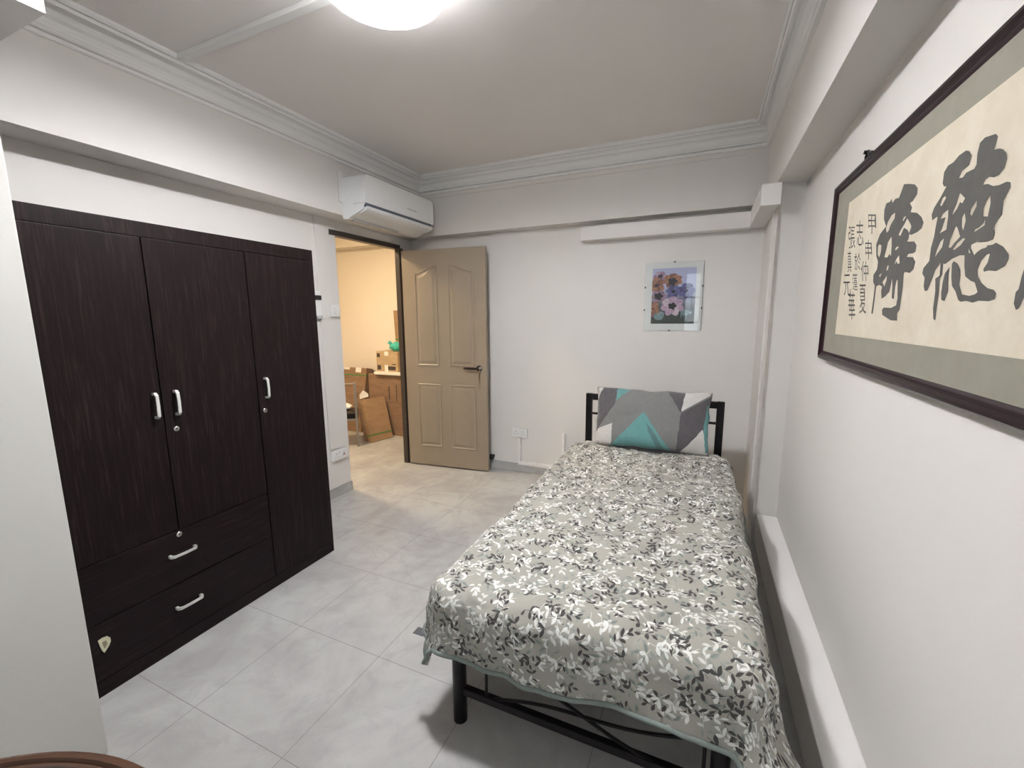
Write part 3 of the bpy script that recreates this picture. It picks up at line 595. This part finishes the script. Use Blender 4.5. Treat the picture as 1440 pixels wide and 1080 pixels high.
M_sheet = patch_fabric('patchwork_sheet', (.33, .33, .33), [(C_white, [(-.1, .93), (.14, 1.1), (-.1, 1.1)]), (C_white, [(-.1, .80), (.30, .90), (.12, 1.0), (-.1, .92)]), (C_dark, [(.3, .90), (.7, .88), (.9, 1.1), (.1, 1.1)]), (C_white, [(.70, .80), (1.1, .80), (1.1, .975), (.82, .97)]), (C_teal, [(.3, .2), (.7, .3), (.5, .6)])])
# mattress with its fitted sheet
mt = thing('mattress', 'single mattress in a grey and white patchwork sheet, almost covered by the leaf quilt', 'mattress', (-.30, 2.09, .295))
b = bm_new(); add_box(b, -.735, .137, 1.16, 3.02, .297, .500, .035); obj('mattress_core', b, simple('ticking', (.55, .54, .52), .8), mt, smooth=True)
b = bm_new(); uvl = b.loops.layers.uv.new('uv')
nx, ny = 24, 40; x0, x1, y0, y1 = -.768, .166, 1.155, 3.022; grid = []
for i in range(nx+1):
    row = []
    for j in range(ny+1):
        s, t = i/nx, j/ny; x = x0+(x1-x0)*s; y = y0+(y1-y0)*t
        dx = min(x-x0, x1-x); dy = min(y-y0, y1-y); dd = min(dx, dy); z = .493 + .022*min(1, max(0, (y-2.84)/.08)) - (max(0, .03-dd)/.03)**2*.035 + .004*noise.noise(Vector((x*9, y*9, 0)))
        row.append(b.verts.new((x, y, z)))
    grid.append(row)
for i in range(nx):
    for j in range(ny):
        f = b.faces.new((grid[i][j], grid[i+1][j], grid[i+1][j+1], grid[i][j+1]))
        for l, (a, c) in zip(f.loops, ((i, j), (i+1, j), (i+1, j+1), (i, j+1))): l[uvl].uv = (a/nx, c/ny)
edge = [grid[i][0] for i in range(nx+1)] + [grid[nx][j] for j in range(1, ny+1)] + [grid[i][ny] for i in range(nx-1, -1, -1)] + [grid[0][j] for j in range(ny-1, 0, -1)]
low = [b.verts.new((v.co.x, v.co.y, .34)) for v in edge]; n = len(edge)
for k in range(n): 
    f = b.faces.new((edge[k], low[k], low[(k+1) % n], edge[(k+1) % n]))
    for l in f.loops: l[uvl].uv = (.5, .05)
obj('fitted_sheet', b, M_sheet, mt, smooth='all')

# pillow
def pillow(label, W, Hh, T, origin, lean, mat):
    b = bm_new(); uvl = b.loops.layers.uv.new('uv'); nu, nv = 56, 34; sides = []
    R = Matrix.Translation(origin) @ Matrix.Rotation(lean, 4, 'X')
    for sgn in (1, -1):
        g_ = []
        for i in range(nu+1):
            row = []
            for j in range(nv+1):
                u, v = i/nu, j/nv; a, c = 2*u-1, 2*v-1
                th = T/2*max(0, (1-abs(a)**3.2))**.55*max(0, (1-abs(c)**2.6))**.55
                x = a*W/2*(1 - .035*(1-abs(c)**2)*(abs(a)**3)) ; z = c*Hh/2*(1 - .05*(1-abs(a)**2)*(abs(c)**3))
                k = noise.noise(Vector((u*5, v*4, sgn*3)))*.010 + noise.noise(Vector((u*16+v*9, v*4, sgn*7)))*.006*abs(a)
                wob = .012*noise.noise(Vector((v*6, 3, a*2)))*abs(a)**6
                row.append((x+wob, -sgn*(th + (k if th > .004 else 0)) - .02*(v-.3)*0, z + .008*noise.noise(Vector((u*7, 1, c*2)))*abs(c)**6))
            g_.append(row)
        sides.append(g_)
    V0 = [[b.verts.new(R @ Vector(p)) for p in row] for row in sides[0]]
    V1 = [[V0[i][j] if i in (0, nu) or j in (0, nv) else b.verts.new(R @ Vector(sides[1][i][j])) for j in range(nv+1)] for i in range(nu+1)]
    for G in (V0, V1):
        for i in range(nu):
            for j in range(nv):
                f = b.faces.new((G[i][j], G[i+1][j], G[i+1][j+1], G[i][j+1]))
                for l, (p, q) in zip(f.loops, ((i, j), (i+1, j), (i+1, j+1), (i, j+1))): l[uvl].uv = (p/nu, q/nv)
    return tag(obj('pillow', b, mat, smooth='all'), label, 'pillow')
pillow('patchwork pillow in grey, teal and white triangles leaning on the headboard', .735, .405, .15, (-.291, 2.937, .718), math.radians(-13), M_pillow)

# ------------------------------------------------------------------ the leaf quilt
def leaf_mat():
    m = Mat('leaf_print_quilt', (.4, .4, .35), .8); uv = m.coord('UV')
    nn = m.noise(uv, 14, 2, out='Color'); sc_ = m.n('ShaderNodeVectorMath', operation='SCALE'); m.ln(nn, sc_.inputs[0]); sc_.inputs['Scale'].default_value = .022
    ad_ = m.n('ShaderNodeVectorMath', operation='ADD'); m.ln(uv, ad_.inputs[0]); m.ln(sc_.outputs[0], ad_.inputs[1]); uvd = ad_.outputs[0]
    def sprigs(scale, off, leaves, rnd=.75, keep=1.0):
        p = m.mapping(uvd, (scale, scale, 1), off); vo = m.n('ShaderNodeTexVoronoi', voronoi_dimensions='2D', feature='F1'); vo.inputs['Scale'].default_value = 1; vo.inputs['Randomness'].default_value = rnd
        m.ln(p, vo.inputs['Vector'])
        sb = m.n('ShaderNodeVectorMath', operation='SUBTRACT'); m.ln(p, sb.inputs[0]); m.ln(vo.outputs['Position'], sb.inputs[1])
        x, y, _ = m.sep(sb.outputs[0]); cr, cg, cb = m.sep(vo.outputs['Color'])
        an = cr*6.2832; c, s = an.m('COSINE'), an.m('SINE'); X = x*c + y*s; Y = y*c - x*s; out = None
        for bx, by, a, L, w_ in leaves:
            ca, sa = math.cos(a), math.sin(a); dx, dy = X - bx, Y - by
            t = (dx*ca + dy*sa)/L; q = (dy*ca - dx*sa).m('ABSOLUTE')
            h = t*((t*-1)+1)*(4*w_) - q
            out = h if out is None else out.m('MAXIMUM', h)
        st = (Y.m('ABSOLUTE')*-1 + .008)*((X.m('ABSOLUTE')).lt(.34)) - (X.m('ABSOLUTE')).gt(.34)*.1
        return out, st, cg.lt(keep), cb
    D5 = [(.02, 0, .85, .30, .062), (-.10, 0, -.95, .29, .060), (.22, 0, -.65, .28, .058), (-.30, 0, .95, .26, .056), (.30, 0, .30, .26, .056)]
    D4 = [(-.02, 0, 1.0, .32, .066), (-.02, 0, -.9, .32, .066), (.16, .01, .12, .30, .060), (-.26, 0, -2.2, .27, .056)]
    D2 = [(.02, 0, .75, .34, .066), (.0, 0, -.75, .33, .064)]
    col = m.mix(m.ramp(m.noise(uv, 3, 3), [(.4, (0, 0, 0)), (.65, (1, 1, 1))]), (.36, .345, .30), (.315, .306, .27))
    g, st, k, cb = sprigs(11, (3.3, 1.7, 0), D4, .9, .95)
    col = m.mix((g*22).m('ADD', .2, clamp=True)*k*.92, col, (.165, .205, .185))
    g, st, k, cb = sprigs(12.4, (7.9, 4.1, 0), D5, .9, .8)
    col = m.mix((g*30).m('ADD', .1, clamp=True)*k*.85, col, (.24, .275, .25))
    for scale, off, L, keep, cc in ((13.8, (.3, .9, 0), D5, .9, (.60, .61, .58)), (13.4, (4.1, 8.3, 0), D5, .62, (.048, .042, .042)), (14.2, (9.7, 2.2, 0), D4, .75, (.70, .71, .68)), (14.8, (12.1, 6.6, 0), D4, .62, (.055, .048, .046)), (13.9, (2.1, 14.6, 0), D2, .55, (.74, .75, .72)), (12.6, (15.1, 11.6, 0), D2, .5, (.05, .05, .048))):
        g, st, k, cb = sprigs(scale, off, L, .9, keep)
        col = m.mix(g.m('MAXIMUM', st).gt(0)*k, col, cc)
    m.color(col); hb = V(m.t, m.noise(uv, 26, 4, .6)); m.bump(hb, .35, .012); m.b.inputs['Sheen Weight'].default_value = .1
    return m.mat
M_quilt = leaf_mat(); M_bind = simple('grey_green_binding', (.20, .235, .22), .8, scale=60)
QX0, QX1, QYF, QYH, ZT, RB = -.750, .150, 1.140, 2.90, .527, .068
def lerp_tab(t, tab):
    if t <= tab[0][0]: return tab[0][1]
    for (a, va), (c, vc) in zip(tab, tab[1:]):
        if t <= c:
            s = (t-a)/(c-a); s = s*s*(3-2*s); return va+(vc-va)*s
    return tab[-1][1]
T0 = [(-1.02, .24), (-.80, .26), (-.55, .275), (-.30, .262), (-.02, .232), (.12, .25), (.20, .33), (.5, .38)]
S0L = [(1.0, .25), (1.5, .24), (2.9, .22)]
S0R = [(.7, .36), (1.0, .36), (1.35, .25), (1.9, .20), (2.9, .18)]
b = bm_new(); uvl = b.loops.layers.uv.new('uv'); NX, NY = 150, 190; G = []; UVS = []
for i in range(NX+1):
    row = []; ur = []
    for j in range(NY+1):
        fi, fj = i/NX, j/NY
        # cloth coordinates: a across, c along (1 = head)
        cmid = QYF + (QYH-QYF)*fj; aL = QX0 - lerp_tab(cmid, S0L); aR = QX1 + lerp_tab(cmid - (1-fj)*.3, S0R)
        a = aL + (aR-aL)*fi; foot = QYF - lerp_tab(a, T0); c = foot + (QYH - foot)*fj
        s = a-QX1 if a > QX1 else (a-QX0 if a < QX0 else 0); t = min(0, c-QYF)
        bx, by = min(max(a, QX0), QX1), max(c, QYF); d = math.hypot(s, t)
        if d > 1e-6:
            dirx, diry = s/d, t/d
            if d < RB*PI/2: out, drop = RB*math.sin(d/RB), RB*(1-math.cos(d/RB))
            else: out, drop = RB+.10*(d-RB*PI/2), RB+(d-RB*PI/2)*.99
            if s > 0 and t < 0: out += 1.0*min(1, s/.25)*min(1, -t/.2)*max(0, d-.14)
        else: dirx = diry = out = drop = 0
        p = Vector((bx+dirx*out, by+diry*out, ZT-drop))
        q = Vector((a, c, 0)); w1 = min(1, drop/.18)
        puff = .019*noise.noise(q*3.2) + .013*noise.noise(q*7.5+Vector((5, 0, 0))) + .004*noise.noise(q*17)
        crease = -.012*max(0, 1-abs(noise.noise(Vector((a*3.1+c*2.2, c*2.6-a*1.1, 4)))*9)) - .007*max(0, 1-abs(noise.noise(Vector((a*5-c*4, c*5+a*3, 9)))*9))
        ec = (a if t < s else c)
        fold = (.007*math.sin(ec*17+1.3+2*noise.noise(q*2)) + .003*math.sin(ec*41+noise.noise(q*4)*3))*w1
        nd = Vector((dirx, diry, 0))
        p += nd*(puff*.9+fold+crease*.4)*min(1, drop/.05+.0) + Vector((0, 0, 1))*((puff+crease)*(1-w1))
        p.z = max(p.z, .52-drop-.02)
        if p.x > .30: p.x = .30 + .045*math.tanh((p.x-.30)/.045)
        if fj > .985: p.z -= .008
        row.append(b.verts.new(p)); ur.append((a, c))
    G.append(row); UVS.append(ur)
for i in range(NX):
    for j in range(NY):
        f = b.faces.new((G[i][j], G[i+1][j], G[i+1][j+1], G[i][j+1]))
        for l, (p, q) in zip(f.loops, ((i, j), (i+1, j), (i+1, j+1), (i, j+1))): l[uvl].uv = UVS[p][q]
hem = [G[i][0].co.copy() for i in range(0, NX+1)]; sideL = [G[0][j].co.copy() for j in range(NY, 0, -1)]; sideR = [G[NX][j].co.copy() for j in range(1, NY+1)]
loopb = sideL + hem + sideR; tagp = G[0][14].co.copy()
quilt = obj('quilt', b, M_quilt, smooth='all', recalc=False); tag(quilt, 'grey green quilt printed with white and dark leaf sprigs spread over the bed', 'quilt')
md = quilt.modifiers.new('thickness', 'SOLIDIFY'); md.thickness = .014; md.offset = -1
b = bm_new(); add_tube(b, loopb, .0075, 8); obj('edge_binding', b, M_bind, quilt, smooth='all')
b = bm_new(); tp = tagp; add_box(b, tp.x-.040, tp.x+.002, tp.y-.016, tp.y+.016, tp.z+.003, tp.z+.0045); o = obj('care_tag', b, simple('charcoal_tag', (.07, .07, .075), .7), quilt); o['label'] = 'dark grey cloth tag'

# ------------------------------------------------------------------ round table at the bottom left corner
M_tw = simple('dark_table_wood', (.085, .040, .022), .35, var=.3, scale=12); M_tw2 = simple('table_top_dark', (.020, .010, .008), .3, var=.3, scale=9)
tb = thing('round_table', 'round dark brown wooden table with a raised rim in the near left corner', 'table', (-.735, -.145, 0))
b = bm_new(); add_lathe(b, [(.400, .680), (.428, .682), (.436, .690), (.438, .698), (.435, .705), (.430, .707), (.425, .705), (.422, .699), (.400, .698)], (-.735, -.145, 0), 96); obj('rim', b, M_tw, tb, smooth=True)
b = bm_new(); add_lathe(b, [(0, .702), (.414, .702), (.4155, .692), (0, .692)], (-.735, -.145, 0), 96); obj('table_top', b, M_tw2, tb)
b = bm_new(); add_lathe(b, [(0, .02), (.05, .02), (.045, .1), (.03, .2), (.045, .4), (.03, .55), (.05, .66), (.12, .69), (0, .69)], (-.735, -.145, 0), 32); obj('pedestal', b, M_tw, tb, smooth=True)
for k in range(4):
    a = PI/4 + k*PI/2; b = bm_new(); c_, s_ = math.cos(a), math.sin(a)
    add_tube(b, [(-.735+c_*r, -.145+s_*r, z) for r, z in ((.03, .16), (.12, .13), (.22, .06), (.29, .018))], .018, 10); obj('foot', b, M_tw, tb, smooth=True)

# ------------------------------------------------------------------ hall: cartons and chair
def card(name, c): 
    m = Mat(name, c, .8); p = m.coord(); m.color(m.ramp(m.noise(m.mapping(p, (1, 1, 3)), 6, 5, .7), [(.35, tuple(x*.78 for x in c)), (.65, c)])); return m.mat
M_card = card('brown_cardboard', (.36, .225, .12)); M_card2 = card('dark_cardboard', (.27, .165, .10)); M_card3 = card('pale_cardboard', (.50, .36, .21))
M_strap = simple('green_strap', (.05, .20, .04), .4); M_mark = simple('printed_mark', (.05, .04, .035), .7); M_tape = simple('white_tape', (.75, .73, .68), .4)
def carton(label, M, w_, d_, h_, mat, marks=(), straps=(), tapes=(), group=None):
    """M: (u along the width, v back into the box, z up) -> world, base corner at the front left foot"""
    t = thing('cardboard_box', label, 'box', M @ Vector((w_/2, d_/2, 0)), group)
    b = bm_new(); add_box(b, 0, w_, 0, d_, 0, h_, .003, M=M); obj('carton', b, mat, t)
    for z in straps: b = bm_new(); add_box(b, -.002, w_+.002, -.002, d_+.002, z, z+.012, M=M); obj('strap', b, M_strap, t)
    for u0, u1, z0, z1 in marks: b = bm_new(); add_box(b, u0, u1, -.0012, 0, z0, z1, M=M); obj('printed_mark', b, M_mark, t)
    for u0, u1, z0, z1 in tapes: b = bm_new(); add_box(b, u0, u1, -.0015, 0, z0, z1, M=M); obj('tape', b, M_tape, t)
    return t
def frameM(P, ux, lean_dir, h_, lean):
    """box frame: base corner P, width direction ux, leaning by `lean` towards lean_dir over height h_"""
    P = Vector(P); ux = Vector(ux).normalized(); zz = (Vector((0, 0, h_)) + Vector(lean_dir).normalized()*lean).normalized(); vv = zz.cross(ux).normalized()
    return Matrix(((ux.x, vv.x, zz.x, P.x), (ux.y, vv.y, zz.y, P.y), (ux.z, vv.z, zz.z, P.z), (0, 0, 0, 1)))
nb = Vector((.965, -.264, 0)); wdir = Vector((.264, .965, 0))
carton('flat cardboard carton with a green strap leaning frontmost in the hall stack', frameM((-3.378, 3.660, .004), wdir, -nb, .49, .137), .295, .055, .50, M_card, straps=(.075,))
carton('narrow carton leaning just behind the front carton, only its edge showing', frameM((-3.378-.965*.075, 3.660+.264*.075, .006), wdir, -nb, .49, .137), .29, .05, .49, M_card2)
carton('tall scuffed carton with a green strap near its top, left in the hall stack', frameM((-4.33, 3.97, .003), (1, 0, 0), (0, 1, 0), .78, .16), .515, .12, .80, M_card2, straps=(.70,), marks=((.36, .37, .40, .52), (.40, .41, .42, .50), (.10, .48, .56, .564)), tapes=((.34, .43, .74, .80), (.12, .24, .77, .80)))
d_t = carton('big brown carton at the right of the hall stack under the small pale carton', frameM((-3.70, 4.025, 0), (1, 0, 0), (0, 1, 0), 1, 0), .66, .30, .735, M_card2, marks=((.30, .315, .44, .60), (.41, .42, .42, .62), (.06, .20, .35, .354), (0, .5, .40, .403)), tapes=())
b = bm_new(); add_box(b, -3.575, -3.17, 3.985, 4.29, .737, .772, .006); tag(obj('foam_slab', b, M_tape), 'white foam slab between the big carton and the small pale carton', 'foam slab')
carton('small pale carton with dark printed marks on top of the stack under the teal bag', frameM((-3.555, 4.02, .773), (1, 0, 0), (0, 1, 0), 1, 0), .315, .25, .238, M_card3, marks=((.012, .055, .17, .215), (.012, .065, .02, .075), (.17, .28, .02, .065), (.23, .29, .085, .095)), tapes=((.125, .18, .19, .238), (.12, .17, 0, .08)))
carton('upright carton leaning on the hall wall behind the teal bag', frameM((-3.455, 4.285, .74), (1, 0, 0), (-.06, .02, 0), .72, .045), .34, .035, .755, M_card, straps=(.40,))
# teal plastic bag
b = bm_new(); bmesh.ops.create_icosphere(b, subdivisions=4, radius=1)
for v in b.verts:
    p = v.co.copy(); r = 1 + .16*noise.noise(p*2.3) + .07*noise.noise(p*6)
    v.co = Vector((-3.31 + p.x*.105*r, 4.12 + p.y*.08*r, 1.066 + p.z*.056*r)); 
    if v.co.z < 1.0125: v.co.z = 1.0125
add_cyl(b, (-3.36, 4.09, 1.09), (-3.395, 4.06, 1.125), .012, 8, r2=.022)
tag(obj('plastic_bag', b, simple('teal_plastic', (.05, .42, .34), .3, var=.25, scale=20), smooth='all'), 'crumpled teal plastic bag on the small pale carton', 'bag')
# tangled black cable on the big carton
b = bm_new(); pts = []
for k in range(60):
    a = k*.55; pts.append((-3.625 + .045*math.cos(a)*(1+.2*math.sin(k*.37)), 4.06 + .03*math.sin(a*.93), .745 + .012*(1+math.sin(k*1.7)) ))
add_tube(b, pts, .0035, 6); tag(obj('cable_tangle', b, M_black, smooth='all'), 'tangled black cable lying on the big hall carton', 'cable')
b = bm_new(); PMt = frameM((-3.53, 3.76, .50), wdir, -nb, .49, .137); add_prism(b, [(-.06, -.01), (.05, .0), (.055, .035), (.0, .085), (-.055, .035)], 0, .003, PMt @ Matrix(((1, 0, 0, 0), (0, 0, 1, 0), (0, 1, 0, 0), (0, 0, 0, 1)))); tag(obj('paper_sheet', b, M_tape), 'folded white paper tucked behind the front carton', 'paper')
# chair
ch = thing('metal_chair', 'low grey metal chair with black seat beside the cartons in the hall', 'chair', (-3.415, 3.50, 0)); M_gm = simple('grey_metal', (.26, .25, .24), .35, .6)
for x in (-3.415, -3.80):
    b = bm_new(); add_box(b, x-.012, x+.012, 3.488, 3.512, 0, .715, .003); obj('back_leg', b, M_gm, ch)
    b = bm_new(); add_box(b, x-.012, x+.012, 3.80, 3.824, 0, .33, .003); obj('front_leg', b, M_gm, ch)
b = bm_new(); add_box(b, -3.815, -3.40, 3.50, 3.825, .295, .318, .003); obj('seat_frame', b, M_gm, ch)
b = bm_new(); add_box(b, -3.825, -3.395, 3.502, 3.835, .318, .378, .012); obj('seat', b, M_black, ch, smooth=True)
b = bm_new(); add_cyl(b, (-3.80, 3.5, .705), (-3.415, 3.5, .705), .006, 10); obj('back_rail', b, M_gm, ch)
b = bm_new(); bmesh.ops.create_icosphere(b, subdivisions=3, radius=1)
for v in b.verts:
    p = v.co.copy(); r = 1+.25*noise.noise(p*2.5); v.co = Vector((-3.69+p.x*.08*r, 3.62+p.y*.06*r, max(.380, .405+p.z*.04*r)))
ch.location = (-3.415, 3.50, 0); ch.rotation_euler.z = math.radians(44)
tag(obj('crumpled_cloth', b, M_tape, smooth='all'), 'crumpled white cloth on the black chair seat', 'cloth')
# hall lamp that gives the warm light
hl = thing('hall_ceiling_lamp', 'small warm ceiling lamp in the hall beyond the doorway', 'ceiling lamp', (-3.45, 2.75, H))
b = bm_new(); add_lathe(b, [(0, 2.515), (.16, 2.520), (.17, 2.54), (.17, H-.002), (.0, H-.002)], (-3.45, 2.75, 0), 40); mm = Mat('hall_lamp_glow', (.9, .85, .8), .4); mm.b.inputs['Emission Color'].default_value = (1, .66, .32, 1); mm.b.inputs['Emission Strength'].default_value = 3; obj('shade', b, mm.mat, hl, smooth=True)
